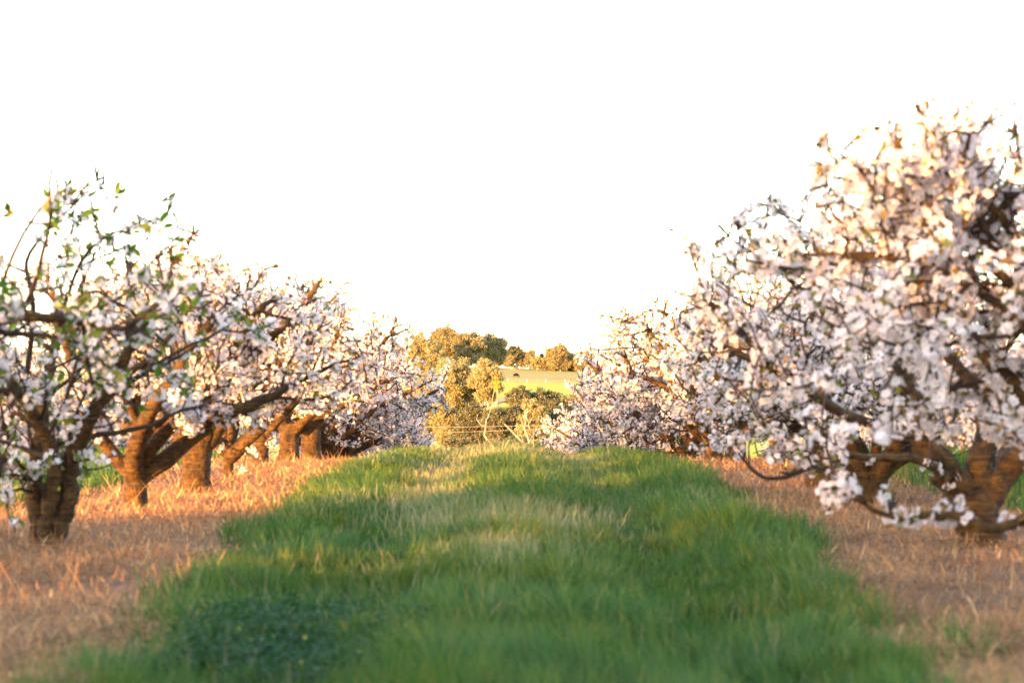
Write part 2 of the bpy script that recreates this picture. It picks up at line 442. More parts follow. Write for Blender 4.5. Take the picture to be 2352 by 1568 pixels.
class Cherry:
    def __init__(self, seed, H=2.35, Rr=1.75, zlow=.42, n_limb=6, dens=1.0, leaf=.12, leafmat='leaf', trunk_h=.5, r_trunk=.14, lean=(0, 0), stems=None, extra=None, origin=None, auto=True, gap=0.0, env_x=None, cl=1.0, flsz=1.0):
        self.rng = random.Random(seed); self.rs = np.random.RandomState(seed)
        self.H, self.R, self.zlow = H, Rr, zlow
        self.wood, self.tw = Tubes(), Tubes()
        self.cl, self.leafp = [], []
        self.dens, self.leafd, self.leafmat = dens, leaf, leafmat
        self.clf, self.flsz = cl, flsz
        self.env_x = env_x
        self.seed = seed
        rng = self.rng
        base = Vector((0, 0, -.12))
        tips = []
        top = Vector((lean[0], lean[1], trunk_h))
        if stems is None:
            pts = [base, base.lerp(top, .25) + Vector((rng.uniform(-.02, .02), rng.uniform(-.02, .02), 0)), base.lerp(top, .5), base.lerp(top, .75), top]
            self.wood.add(pts, [r_trunk * 1.5, r_trunk * 1.12, r_trunk * .97, r_trunk * 1.0, r_trunk * 1.08], 14, .05, rng, cap=True)
            a0 = rng.uniform(0, 2 * PI)
            for k in range(n_limb):
                a = a0 + 2 * PI * k / n_limb + rng.uniform(-.35, .35)
                el = R(rng.uniform(22, 58))
                d = Vector((math.cos(a) * math.cos(el), math.sin(a) * math.cos(el), math.sin(el)))
                st = top - Vector((0, 0, rng.uniform(.04, .16))) + Vector((math.cos(a), math.sin(a), 0)) * r_trunk * .3
                self.limb(st, d, rng.uniform(1.4, 2.0), rng.uniform(.055, .085), self.R)
            for k in range(2):
                a = rng.uniform(0, 2 * PI); el = R(rng.uniform(65, 82))
                self.limb(top.copy() - Vector((0, 0, .08)), Vector((math.cos(a) * math.cos(el), math.sin(a) * math.cos(el), math.sin(el))), rng.uniform(1.3, 1.8), .05, self.R)
        else:
            for pts, r0, r1 in stems:
                self.manual(pts, r0, r1, 14 if r0 > .07 else 9, sprout=(r0 < .09))
        for e in (extra or []):
            self.manual(*e)
    def inside(self, p):
        r = math.hypot(p.x, p.y)
        zc = self.H * .5
        az = math.atan2(p.y, p.x)
        bump = 1 + .12 * math.sin(3 * az + self.seed) + .10 * math.sin(7 * az + p.z * 4 + self.seed * 2)
        if self.env_x and (p.x < self.env_x[0] or p.x > self.env_x[1]): return False
        return (r / (self.R * bump)) ** 2.6 + (abs(p.z - zc) / (self.H * .5 * (1 + .06 * math.sin(5 * az + self.seed * 3)))) ** 2.6 < 1 and (p.z > self.zlow or r < .55)
    def path(self, p, d, length, n, wig, trop, check=True, droop=0):
        rng = self.rng
        pts = [p.copy()]; d = d.normalized(); st = length / n
        for i in range(n):
            d = d + Vector((rng.gauss(0, wig), rng.gauss(0, wig), rng.gauss(0, wig) + trop - droop * i / n))
            d.normalize()
            p = p + d * st
            if check and i > 0 and not self.inside(p):
                break
            pts.append(p.copy())
        return pts
    def manual(self, pts, r0, r1, sides=8, sprout=True, shoot=1.0, bare=0.0):
        pts = [Vector(p) for p in pts]
        # catmull-rom refine
        out = []
        P = [pts[0] * 2 - pts[1]] + pts + [pts[-1] * 2 - pts[-2]]
        for i in range(1, len(P) - 2):
            for s in range(4):
                t = s / 4
                out.append(.5 * ((2 * P[i]) + (P[i + 1] - P[i - 1]) * t + (2 * P[i - 1] - 5 * P[i] + 4 * P[i + 1] - P[i + 2]) * t * t + (3 * P[i] - P[i - 1] - 3 * P[i + 1] + P[i + 2]) * t ** 3))
        out.append(P[-2])
        n = len(out)
        g = self.rng
        out = [o + Vector((g.gauss(0, r0 * .12), g.gauss(0, r0 * .12), g.gauss(0, r0 * .12))) for o in out]
        rad = [r0 + (r1 - r0) * (i / (n - 1)) for i in range(n)]
        (self.wood if r0 > .022 else self.tw).add(out, rad, sides, .07, g)
        if sprout: self.sprout_limb(out, rad, shoot)
        if r1 < .02: self.blossom_along(out[int(n * bare):], .6)
    def limb(self, p, d, length, r0, Rr):
        pts = self.path(p, d, length, 11, .13, .012)
        n = len(pts)
        if n < 3: return
        rad = [r0 * (1 - .62 * i / 11) for i in range(n)]
        self.wood.add(pts, rad, 9, .07, self.rng)
        self.sprout_limb(pts, rad)
    def sprout_limb(self, pts, rad, shoot=1.0):
        rng = self.rng
        L = sum((pts[i + 1] - pts[i]).length for i in range(len(pts) - 1))
        nb = max(1, int(L / .15 * shoot))
        for k in range(nb):
            f = .22 + .78 * (k + rng.uniform(0, 1)) / nb
            i = min(len(pts) - 2, int(f * (len(pts) - 1)))
            p = pts[i].lerp(pts[i + 1], rng.random())
            ax = (pts[i + 1] - pts[i]).normalized()
            rd = Vector((rng.gauss(0, 1), rng.gauss(0, 1), rng.gauss(.25, 1)))
            rd = (rd - ax * rd.dot(ax)).normalized()
            ang = R(rng.uniform(35, 80))
            d = ax * math.cos(ang) + rd * math.sin(ang)
            r = min(rad[i] * .6, rng.uniform(.010, .024))
            self.branch(p, d, rng.uniform(.45, 1.05), r)
        # end
        self.branch(pts[-1], (pts[-1] - pts[-2]).normalized(), rng.uniform(.4, .9), rad[-1] * .8)
    def branch(self, p, d, length, r):
        rng = self.rng
        pts = self.path(p, d, length, 8, .17, .02)
        n = len(pts)
        if n < 2: return
        rad = [max(.004, r * (1 - .6 * i / 8)) for i in range(n)]
        self.tw.add(pts, rad, 5, .08, rng)
        self.blossom_along(pts[max(0, n // 4):], .75)
        nt = int(5 * length / .75 * self.dens) + 1
        for k in range(nt):
            i = rng.randrange(max(1, n // 4), n) if n > 2 else 1
            i = min(i, n - 1)
            ax = (pts[i] - pts[i - 1]).normalized()
            rd = Vector((rng.gauss(0, 1), rng.gauss(0, 1), rng.gauss(.2, 1)))
            rd = (rd - ax * rd.dot(ax)).normalized()
            ang = R(rng.uniform(30, 75))
            self.twig(pts[i], ax * math.cos(ang) + rd * math.sin(ang), rng.uniform(.18, .5))
    def twig(self, p, d, length):
        rng = self.rng
        pts = self.path(p, d, length, 5, .2, .05, check=True)
        n = len(pts)
        if n < 2: return
        self.tw.add(pts, [.0078 - .0008 * i for i in range(n)], 4, 0, rng)
        self.blossom_along(pts, 1.0)
        if rng.random() < .07:                       # a bare shoot standing out of the crown
            q = self.path(pts[-1], Vector((rng.gauss(0, .35), rng.gauss(0, .35), 1)), rng.uniform(.08, .22), 4, .1, 0, check=False)
            self.tw.add(q, [.008, .007, .006, .006, .005][:len(q)], 4, 0, rng)
    def blossom_along(self, pts, dens):
        rng = self.rng
        for i in range(len(pts) - 1):
            L = (pts[i + 1] - pts[i]).length
            m = L / .15 * dens * self.clf
            m = int(m) + (rng.random() < m - int(m))
            for _ in range(m):
                p = pts[i].lerp(pts[i + 1], rng.random())
                if rng.random() < .93: self.cl.append(p + Vector((rng.gauss(0, .012), rng.gauss(0, .012), rng.gauss(0, .012))))
                if rng.random() < self.leafd * 9: self.leafp.append((p, 1))
    def build(self, name, loc, label, rz=0.0, group=None, per=15):
        rs = self.rs
        root = empty(name, loc, rz)
        tag(root, label, 'cherry tree', group)
        link('trunk', self.wood.mesh('cherry_trunk'), M['bark'], root)
        link('branches', self.tw.mesh('cherry_branches'), M['twig'], root)
        c = np.array([tuple(p) for p in self.cl])
        n = len(c)
        size = rs.uniform(.55, 1.2, n)
        cnt = np.maximum(2, (per * size * rs.uniform(.6, 1.2, n))).astype(int)
        ci = np.repeat(np.arange(n), cnt)
        u = rs.normal(size=(len(ci), 3)); u[:, 2] -= .15
        u /= np.linalg.norm(u, axis=1, keepdims=True)
        pos = c[ci] + u * (.054 * size[ci] * rs.uniform(.55, 1.1, len(ci)))[:, None]
        nr = u + rs.normal(size=u.shape) * .35
        v, q = scatter(PT_V, PT_Q, pos, frames_from_normals(nr, rs), rs.uniform(.016, .022, len(ci)) * self.flsz)
        link('blossom', np_mesh('cherry_blossom', v, q), M['petal'], root)
        lp = np.array([tuple(p) for p, s in self.leafp]); ls = np.array([s for p, s in self.leafp])
        k = np.repeat(np.arange(len(lp)), 5 if self.leafmat == 'leaf_green' else 3)
        nr = rs.normal(size=(len(k), 3)) + np.array([0, 0, .3])
        pos = lp[k] + rs.normal(size=(len(k), 3)) * .012
        v, q = scatter(LF_V, LF_Q, pos, frames_from_normals(nr, rs), rs.uniform(.028, .055, len(k)) * (1.5 if self.leafmat == 'leaf_green' else 1.1))
        link('foliage', np_mesh('cherry_leaves', v, q), M[self.leafmat], root)
        print('cherry', name, 'clusters', n, 'flowers', len(ci))
        return root

def copy_tree(o, loc, rz, sc, label, group):
    c = o.copy(); col.objects.link(c)
    c.location = loc; c.rotation_euler = (0, 0, rz); c.scale = sc
    c['label'] = label; c['group'] = group
    for ch in o.children:
        d = ch.copy(); col.objects.link(d); d.parent = c
    return c

def rel(pts, ox, oy, oz):
    return [(p[0] - ox, p[1] - oy, p[2] - oz) for p in pts]
def P(ox, oy, oz, *pp):
    """points given as (x2352, y2352, distance) relative to a tree standing at ox, oy, oz"""
    return [tuple(at2(*a) - Vector((ox, oy, oz))) for a in pp]

LX, RX = -3.0, 3.0
G_L, G_R = 'cherry trees of the row left of the lane', 'cherry trees of the row right of the lane'
# --- the four front trees, each with its own limbs
def front(seed, X, Y, label, group, limbs, **kw):
    z = gz(X, Y)
    st = [(P(X, Y, z, *pp) if len(pp[0]) == 3 else pp, r0, r1) for pp, r0, r1 in limbs.get('stems', [])]
    ex = [(P(X, Y, z, *e[0]),) + tuple(e[1:]) for e in limbs.get('extra', [])]
    c = Cherry(seed, stems=st or None, extra=ex, **kw)
    return c.build('cherry_tree', (X, Y, z), label, 0, group)

# left 2: three stems at the left edge (trunk base about 100,1240 in the wide view)
Y = 15.4; X = (100 / 2.297 - 512) / FPX * Y
front(101, X, Y, 'sparse cherry tree at the left edge with three dark stems from one base', G_L, dict(
    stems=[([(95, 1262, Y), (85, 1190, Y), (78, 1110, Y), (85, 1040, Y), (100, 960, Y + .1), (110, 860, Y + .2), (140, 760, Y + .3)], .066, .03),
           ([(105, 1262, Y), (112, 1180, Y - .05), (122, 1120, Y - .1), (120, 1040, Y - .1), (95, 980, Y - .2), (40, 900, Y - .4), (-60, 800, Y - .6)], .062, .03),
           ([(110, 1262, Y), (135, 1200, Y), (160, 1140, Y), (163, 1060, Y), (185, 1000, Y), (215, 950, Y - .1), (270, 860, Y - .2), (300, 790, Y - .3), (330, 715, Y - .4)], .078, .028),
           ([(85, 1100, Y), (45, 1085, Y + .1), (0, 1050, Y + .2), (-80, 1000, Y + .3)], .05, .035)],
    extra=[([(250, 890, Y - .2), (330, 830, Y - .4), (400, 760, Y - .7), (440, 700, Y - .8)], .026, .010, 6, True, .6),
           ([(125, 770, Y + .3), (150, 690, Y + .2), (185, 600, Y), (240, 545, Y - .1), (310, 515, Y - .2), (360, 470, Y - .3)], .016, .006, 5, True, .35, .3),
           ([(60, 880, Y), (75, 700, Y - .2), (60, 600, Y - .2), (115, 520, Y - .3), (200, 440, Y - .4)], .022, .006, 5, True, .5, .3),
           ([(165, 1060, Y), (230, 1050, Y - .3), (290, 1045, Y - .5)], .012, .006, 5, False, 0)]),
    H=2.28, Rr=1.35, dens=.62, leaf=.07, leafmat='leaf_green', cl=.62, zlow=.7)
# left 1: just outside the frame, its crown reaches in at the left edge
Y = 11.9; X = -3.1
front(102, X, Y, 'nearest cherry tree left, leafy shoots and thick level limb entering from the frame edge', G_L, dict(
    extra=[([(-420, 760, Y), (-200, 735, Y), (0, 728, Y), (130, 728, Y + .05), (210, 745, Y + .1), (290, 770, Y + .2)], .034, .016, 9, True, .9),
           ([(0, 660, Y), (40, 560, Y), (100, 470, Y), (170, 440, Y)], .012, .005, 5, True, .5)]),
    H=2.25, Rr=1.55, dens=.6, leaf=.17, leafmat='leaf_green', cl=.62, n_limb=5, zlow=.8)
# right 1: outside the frame to the right, huge blurred blossom
Y = 11.6; X = 3.0
front(103, X, Y, 'nearest right-hand cherry tree, tall crown of big blurred blossom and low drooping branch', G_R, dict(
    extra=[([(2700, 1060, Y), (2500, 1150, Y - .4), (2352, 1192, Y - .6), (2290, 1212, Y - .7), (2200, 1186, Y - .7), (2120, 1182, Y - .7), (2080, 1197, Y - .7), (2000, 1165, Y - .8), (1962, 1128, Y - .9)], .032, .009, 7, True, .3, .3),
           ([(2600, 800, Y), (2430, 640, Y), (2250, 560, Y), (2110, 585, Y), (1990, 585, Y), (1905, 580, Y)], .04, .012, 8, True, .9),
           ([(2600, 700, Y), (2430, 480, Y), (2330, 450, Y), (2290, 500, Y), (2240, 520, Y)], .035, .012, 8, True, .9),
           ([(2450, 760, Y), (2260, 600, Y - .2), (2120, 490, Y - .3), (2010, 405, Y - .3), (1930, 352, Y - .3)], .03, .008, 7, True, 1),
           ([(2450, 700, Y), (2300, 500, Y), (2200, 390, Y), (2135, 315, Y)], .03, .008, 7, True, 1),
           ([(2500, 900, Y), (2300, 700, Y - .3), (2150, 620, Y - .5), (2060, 560, Y - .6)], .03, .01, 7, True, .9)]),
    H=2.36, Rr=1.95, dens=1.05, leaf=.10, flsz=1.15, cl=1.0, n_limb=6, zlow=.75, trunk_h=.6)
# right 2: the thick forked trunk, long limbs into the lane
Y = 15.5; X = (2250 / 2.297 - 512) / FPX * Y
front(104, X, Y, 'right-hand cherry tree with thick forked trunk and long limb low over the dry grass', G_R, dict(
    stems=[([(2255, 1262, Y), (2245, 1200, Y), (2232, 1150, Y), (2215, 1110, Y)], .15, .14),
           ([(2232, 1150, Y), (2190, 1100, Y - .05), (2145, 1050, Y - .1), (2110, 990, Y - .1), (2095, 900, Y - .1), (2060, 820, Y - .1), (2010, 740, Y - .1)], .11, .035),
           ([(2235, 1150, Y), (2250, 1070, Y), (2265, 980, Y + .1), (2255, 880, Y + .2), (2270, 780, Y + .3), (2300, 700, Y + .3)], .095, .035),
           ([(2245, 1170, Y), (2300, 1100, Y), (2352, 1030, Y), (2430, 960, Y), (2520, 880, Y)], .10, .05),
           ([(2250, 1150, Y), (2300, 1060, Y + .5), (2340, 960, Y + 1), (2350, 850, Y + 1.3)], .07, .03)],
    extra=[([(2180, 1100, Y - .1), (2110, 1055, Y - .4), (2000, 1050, Y - .6), (1930, 1035, Y - .8), (1880, 1025, Y - .9)], .035, .014, 8, True, .4),
           ([(1930, 1060, Y - .5), (1850, 1075, Y - .7), (1790, 1098, Y - .8), (1740, 1088, Y - .9), (1700, 1045, Y - 1.0)], .022, .008, 6, True, .3, .2),
           ([(2110, 1000, Y - .1), (1960, 960, Y - .5), (1870, 905, Y - .8), (1780, 850, Y - 1.0), (1700, 760, Y - 1.1), (1650, 700, Y - 1.1)], .04, .014, 8, True, .8),
           ([(2060, 820, Y - .1), (1940, 740, Y - .3), (1860, 680, Y - .5), (1790, 620, Y - .7), (1700, 560, Y - .8)], .03, .010, 7, True, .9),
           ([(1740, 800, Y - .9), (1650, 720, Y - 1.0), (1610, 650, Y - 1.1), (1590, 590, Y - 1.1)], .014, .006, 5, True, .6),
           ([(2010, 740, Y - .1), (1930, 640, Y - .2), (1870, 560, Y - .3), (1810, 500, Y - .3)], .022, .008, 6, True, .9)]),
    H=2.32, Rr=1.95, dens=1.0, leaf=.09, cl=.92, zlow=.5)

# --- prototypes for the rest of the rows
protos = []
rows = []
rngp = random.Random(5)
left_y = [19.3, 23.0, 28.9, 32.6, 36.3, 40, 43.8, 47.5, 51.2, 55, 58.7, 62.4, 66.2, 70, 73.7, 77.4, 81.2, 85]
right_y = [20.2, 24.0, 27.7, 31.4, 35.0, 38.8, 42.5, 46.2, 50, 53.7, 57.4, 61.2, 65, 68.7, 72.4, 76, 79.8, 83.5]
PSPEC = [dict(seed=201, H=2.12, Rr=1.65, n_limb=5, trunk_h=.42, r_trunk=.095, zlow=.62, leaf=.13, dens=.95),
         dict(seed=202, H=2.2, Rr=1.75, n_limb=4, trunk_h=.5, r_trunk=.14, zlow=.62, leaf=.13, dens=.95),
         dict(seed=203, H=2.35, Rr=1.85, n_limb=7, trunk_h=.30, r_trunk=.14, zlow=.40, leaf=.11, dens=1.05),
         dict(seed=204, H=2.30, Rr=1.85, n_limb=7, trunk_h=.35, r_trunk=.13, zlow=.22, leaf=.09, dens=1.15)]
LL = ['slim-trunked cherry tree directly behind the three-stemmed tree',
      'cherry tree with stout trunk splitting low into a wide V, left row',
      'cherry tree third behind the stout V-trunked tree, leaning trunk glowing orange, left row',
      'cherry tree with clustered low stems beside the green grass edge, left row',
      'cherry tree with blossom reaching furthest into the lane near the crest on the left']
RL = ['cherry tree with slim trunk seen behind the low hanging limb right of the lane',
      'cherry tree behind the slim-trunked one on the right, crown merged with its neighbour',
      'cherry tree with two thick trunks side by side in orange light, right row',
      'cherry tree with arching bare orange limbs above its blossom, right of the lane',
      'cherry tree with short orange-lit trunk at the edge of the green grass, right row']
ordw = ['first', 'second', 'third', 'fourth', 'fifth', 'sixth', 'seventh', 'eighth', 'ninth', 'tenth', 'eleventh', 'twelfth', 'thirteenth', 'fourteenth']
for i, sp in enumerate(PSPEC):
    if i < 2: X, Y, lab, grp, rz = LX, left_y[i + 2], LL[i + 2], G_L, i * 2.0
    elif i == 2: X, Y, lab, grp, rz = RX, right_y[0], RL[0], G_R, .3
    else: X, Y, lab, grp, rz = RX, right_y[8], 'white cherry tree standing fourth beyond the crest of the lane, right row', G_R, .5
    if 'extra' in sp: sp['extra'] = [(P(X, Y, gz(X, Y), *e[0]),) + tuple(e[1:]) for e in sp['extra']]
    protos.append(Cherry(**sp).build('cherry_tree', (X, Y, gz(X, Y)), lab, rz, grp))
def plant(k, X, Y, lab, grp, s=1.0, rz=None, sz=1.0):
    copy_tree(protos[k], (X, Y, gz(X, Y)), rngp.uniform(0, 2 * PI) if rz is None else rz, (s, s, s * sz), lab, grp)
for i, Yt in enumerate(left_y):
    if i < 4: continue
    k = (0, 1, 2)[i % 3] if Yt < 42 else (2, 3)[i % 2]
    if i < len(LL): lab = LL[i]
    else: lab = 'white cherry tree standing %s beyond the crest of the lane, left row' % ordw[i - len(LL)]
    plant(k, LX - max(0, Yt - 32) * .013 + rngp.uniform(-.12, .12), Yt + rngp.uniform(-.2, .2), lab, G_L, ((.84 if Yt > 60 else .88) if Yt > 44 else 1.05) * rngp.uniform(.96, 1.05))
for i, Yt in enumerate(right_y):
    if i in (0, 3, 8): continue
    k = (2, 1, 0)[i % 3] if Yt < 34 else (2, 3)[i % 2]
    if i < len(RL): lab = RL[i]
    else: lab = 'white cherry tree standing %s beyond the crest of the lane, right row' % ordw[i - len(RL)]
    plant(k, RX - max(0, Yt - 32) * .013 + rngp.uniform(-.12, .12), Yt + rngp.uniform(-.2, .2), lab, G_R, 1.07 * rngp.uniform(.96, 1.04))
Y = right_y[3]; X = RX - .1
front(106, X, Y, RL[3], G_R, dict(extra=[
    ([(1640, 1000, Y), (1620, 880, Y - .1), (1590, 800, Y - .2), (1560, 742, Y - .3), (1500, 712, Y - .4), (1445, 735, Y - .5), (1400, 728, Y - .6)], .05, .010, 8, True, .7, .6),
    ([(1600, 900, Y), (1540, 830, Y - .3), (1500, 770, Y - .4), (1478, 745, Y - .5), (1430, 740, Y - .5)], .04, .010, 7, True, .7, .6),
    ([(1630, 860, Y), (1640, 780, Y), (1600, 730, Y - .1), (1550, 706, Y - .2)], .04, .012, 7, False, 0, .8)]),
    H=2.2, Rr=1.85, n_limb=6, trunk_h=.4, r_trunk=.14, zlow=.4, leaf=.13, dens=1.0)
Y = left_y[0]
front(107, LX, Y, LL[0], G_L, dict(extra=[([(335, 1010, Y), (290, 900, Y), (320, 790, Y - .2), (365, 690, Y - .4), (400, 610, Y - .5), (437, 548, Y - .5)], .045, .014, 7, True, .5, .9)]),
    H=2.1, Rr=1.6, n_limb=5, trunk_h=.42, r_trunk=.095, zlow=.62, leaf=.13, dens=.9)
Y = left_y[1]
front(108, LX, Y, LL[1], G_L, dict(extra=[([(450, 1075, Y), (485, 1005, Y), (535, 920, Y - .1), (590, 872, Y - .2), (660, 830, Y - .3), (720, 775, Y - .4)], .10, .03, 10, True, 1),
    ([(445, 1070, Y), (415, 1000, Y), (402, 920, Y), (385, 840, Y + .1), (378, 760, Y + .2)], .08, .03, 9, True, 1)]),
    H=2.25, Rr=1.65, n_limb=4, trunk_h=.5, r_trunk=.14, zlow=.62, leaf=.13, dens=.95)
# small replant with thin forked stem between two big trees of the left row
sap = Cherry(205, H=1.7, Rr=.75, n_limb=3, trunk_h=.35, r_trunk=.055, zlow=.7, leaf=.05, dens=.5, cl=.6)
sap.build('cherry_tree', (-3.0, 25.6, gz(-3.0, 25.6)), 'young cherry tree with thin forked stem among the stout trunks, left row', 0, G_L)
# rows further out, seen low between the trunks; the left ones also throw the long shadows
for X, lab, grp, y0, y1 in ((-9.05, 'cherry tree of the row across the next grass lane to the left', 'cherry trees of the second row on the left', 6, 78),
                            (9.0, 'cherry tree of the row across the next grass lane to the right', 'cherry trees of the second row on the right', 22, 74),
                            (-15.1, 'cherry tree of the third row on the left, far behind the trunks', 'cherry trees of the third row on the left', 2, 78),
                            (15.0, 'cherry tree of the third row on the right, far behind the trunks', 'cherry trees of the third row on the right', 40, 76)):
    yy = y0
    while yy < y1:
        if (X == -9.05 and 8 < yy < 31.5) or (X == -15.1 and 1 < yy < 27.5):
            yy += 3.75; continue
        plant(rngp.choice((0, 1, 2, 3)), X + rngp.uniform(-.15, .15), yy, lab, grp, rngp.uniform(.9, 1.02))
        yy += 3.75 + rngp.uniform(-.2, .2)
# the rows run on behind the camera
for X, Yt in ((-3.05, 4.2), (-3.05, .4), (-3.05, -3.4), (-3.05, -7.2), (-9.05, 2.2), (-9.05, -1.6), (-9.05, -5.4), (-9.05, -9.2), (-9.05, -13), (3, 4.1), (3, .3)):
    plant(rngp.choice((0, 1, 2)), X, Yt, 'cherry tree of a row running on behind the viewpoint', 'cherry trees behind the viewpoint', .97)

# ------------------------------------------------------------------ gum trees
def gum(name, px, ytop, ycrown, wpx, d, leafmat, label, group, seed, basepx=None, barkmat='gum_bark', ncl=16, dens=1.0, leaf=.34, trunk_r=.28, depth=.8, cr=None, world=None):
    rng = random.Random(seed); rs = np.random.RandomState(seed)
    s = d / FPX
    X = (px - 512) * s
    bx = ((basepx if basepx is not None else px) - 512) * s
    if world: X, d, wt, wl, ww = world; bx = X
    g = gz(bx, d)
    root = empty(name, (bx, d, g))
    tag(root, label, 'gum tree' if 'tree' in name else 'bush', group)
    ztop = EYE + (380 - ytop) * s - g; zlow = EYE + (380 - ycrown) * s - g
    hw = wpx * s / 2
    if world: ztop, zlow, hw = wt, wl, ww / 2
    zc = (ztop + zlow) / 2; hz = (ztop - zlow) / 2
    cx = X - bx
    r_c = (cr or .30) * min(hw, hz * 1.2) * 1.15
    cls = []
    for i in range(ncl):
        for _ in range(60):
            u = Vector((rng.uniform(-1, 1), rng.uniform(-1, 1), rng.uniform(-1, 1)))
            if u.length > 1 or u.length < .35: continue
            p = Vector((cx + u.x * (hw - r_c * .8), u.y * (hw * depth), zc + u.z * (hz - r_c * .6)))
            if all((p - c).length > r_c * .75 for c, _r in cls): break
        cls.append((p, r_c * rng.uniform(.7, 1.25)))
    wood = Tubes()
    fork = Vector((cx * .35, 0, max(zlow * .75, ztop * .25)))
    base = Vector((0, 0, -.4))
    mid = base.lerp(fork, .5) + Vector((rng.uniform(-.5, .5), 0, 0))
    wood.add([base, base.lerp(mid, .5), mid, mid.lerp(fork, .5), fork], [trunk_r * 1.3, trunk_r * 1.1, trunk_r, trunk_r * .9, trunk_r * .8], 9, .05, rng)
    forks = [(fork, trunk_r * .7)]
    for j in range(4):
        tgt = Vector((cx + rng.uniform(-.6, .6) * hw, rng.uniform(-.5, .5) * hw, zc + rng.uniform(-.3, .3) * hz))
        m1 = fork.lerp(tgt, .5) + Vector((rng.gauss(0, .4), rng.gauss(0, .4), rng.gauss(.3, .3)))
        wood.add([fork, fork.lerp(m1, .5) + Vector((0, 0, .1)), m1, tgt], [trunk_r * .6, trunk_r * .52, trunk_r * .42, trunk_r * .3], 7, .06, rng)
        forks.append((tgt, trunk_r * .3)); forks.append((m1, trunk_r * .4))
    for c, r in cls:
        f, fr = min(forks, key=lambda t: (t[0] - c).length + rng.uniform(0, .8))
        m1 = f.lerp(c, .55) + Vector((rng.gauss(0, .3), rng.gauss(0, .3), rng.gauss(-.1, .3)))
        wood.add([f, m1, c], [min(fr, trunk_r * .3), trunk_r * .18, trunk_r * .07], 5, .05, rng)
        for _ in range(3):
            e = c + Vector((rng.gauss(0, 1), rng.gauss(0, 1), rng.gauss(.3, .7))).normalized() * r * .8
            wood.add([m1.lerp(c, .6), m1.lerp(e, .7), e], [trunk_r * .12, trunk_r * .08, trunk_r * .03], 4, 0, rng)
    link('trunk', wood.mesh('gum_trunk'), M[barkmat], root)
    pos, nr = [], []
    for c, r in cls:
        n = int(dens * 260 * (r / leaf) ** 2 / 7)
        # a clump is itself a handful of sprays
        ns = 22
        sp = rs.normal(size=(ns, 3)); sp /= np.linalg.norm(sp, axis=1, keepdims=True); sp[:, 2] = sp[:, 2] * .75 + .1
        sp = sp * (r * rs.uniform(.3, 1.2, (ns, 1)))
        k = rs.randint(0, ns, n)
        off = rs.normal(size=(n, 3)) * r * .21; off[:, 2] = off[:, 2] * .8 - np.abs(off[:, 2]) * .15
        pos.append(np.array(tuple(c)) + sp[k] + off)
        nr.append(rs.normal(size=(n, 3)) * [1, 1, .5] + sp[k] / r * .6)
    pos = np.concatenate(pos); nr = np.concatenate(nr)
    v, q = scatter(np.array([(0, -1, 0), (.5, 0, .1), (0, 1, 0), (-.5, 0, .1)], float), LQ, pos, frames_from_normals(nr, rs), rs.uniform(.5, 1.1, len(pos)) * leaf)
    link('crown', np_mesh('gum_crown', v, q), M[leafmat], root)
    return root

def zx(z): return (1500 + z / 2.091) / 4
def zy(z): return (1200 + z / 2.091) / 4
GM = 'gum trees in the valley beyond the orchard'
GH = 'gum trees along the top of the pasture'
GB = 'dark bushes in the valley'
mids = [
 # name, cx, top, crownlow, width (z units), d, mat, label, base z-x, bark, ncl
 ('gum_tree', 385, 270, 720, 360, 385, 'gum_gold', 'tall gum tree with forked pale limbs at the left end of the valley trees', 400, 'gum_bark', 30),
 ('gum_tree', 590, 215, 640, 330, 400, 'gum_brown', 'tallest gum tree of the valley, topped by a small separate tuft', 600, 'gum_bark', 30),
 ('gum_tree', 775, 250, 580, 280, 395, 'gum_brown', 'gum tree with dark tufts and sky showing through beneath its right side', 740, 'gum_bark', 22),
 ('gum_tree', 985, 285, 530, 250, 410, 'gum_brown', 'gum tree with bright white trunk under a domed bronze crown', 1010, 'gum_bark_pale', 20),
 ('gum_tree', 690, 500, 1010, 440, 350, 'gum_gold', 'broad golden gum tree in front of the tall valley trees', 660, 'gum_bark', 40),
 ('gum_tree', 920, 470, 850, 290, 345, 'gum_gold', 'golden gum tree with dark branching stem at the left edge of the pasture', 930, 'gum_bark', 28),
 ('gum_tree', 470, 600, 1150, 340, 355, 'gum_gold', 'low golden gum tree beside the last blossom on the left', 520, 'gum_bark', 34),
 ('gum_tree', 620, 850, 1250, 260, 340, 'gum_gold', 'golden gum tree low behind the last white blossom on the left', 640, 'gum_bark', 26),
 ('gum_tree', 1320, 800, 1180, 260, 320, 'gum_gold', 'golden-crowned gum tree with white forked limbs beside the right-hand blossom', 1300, 'gum_bark_pale', 22),
 ('gum_tree', 1090, 840, 1260, 380, 325, 'gum_dark', 'dark olive gum tree with pale crooked trunk in the middle of the gap', 1000, 'gum_bark', 36),
 ('gum_tree', 820, 860, 1330, 360, 330, 'gum_dark', 'darkest gum tree low on the left of the gap', 850, 'gum_bark', 36),
 ('gum_tree', 130, 355, 700, 300, 420, 'gum_brown', 'gum tree whose top shows just above the left row of blossom', 120, 'gum_bark', 18),
 ('gum_tree', 1600, 760, 1180, 340, 340, 'gum_gold', 'gum tree mostly hidden by the right-hand blossom', 1600, 'gum_bark', 20),
]
for i, (nm, cx, t, lo, w, d, mt, lab, bx, bk, ncl) in enumerate(mids):
    gum(nm, zx(cx), zy(t), zy(lo), w * 1.12 / 8.364, d, mt, lab, GM, 300 + i, zx(bx), bk, ncl, dens=.85, leaf=.165, trunk_r=.17)
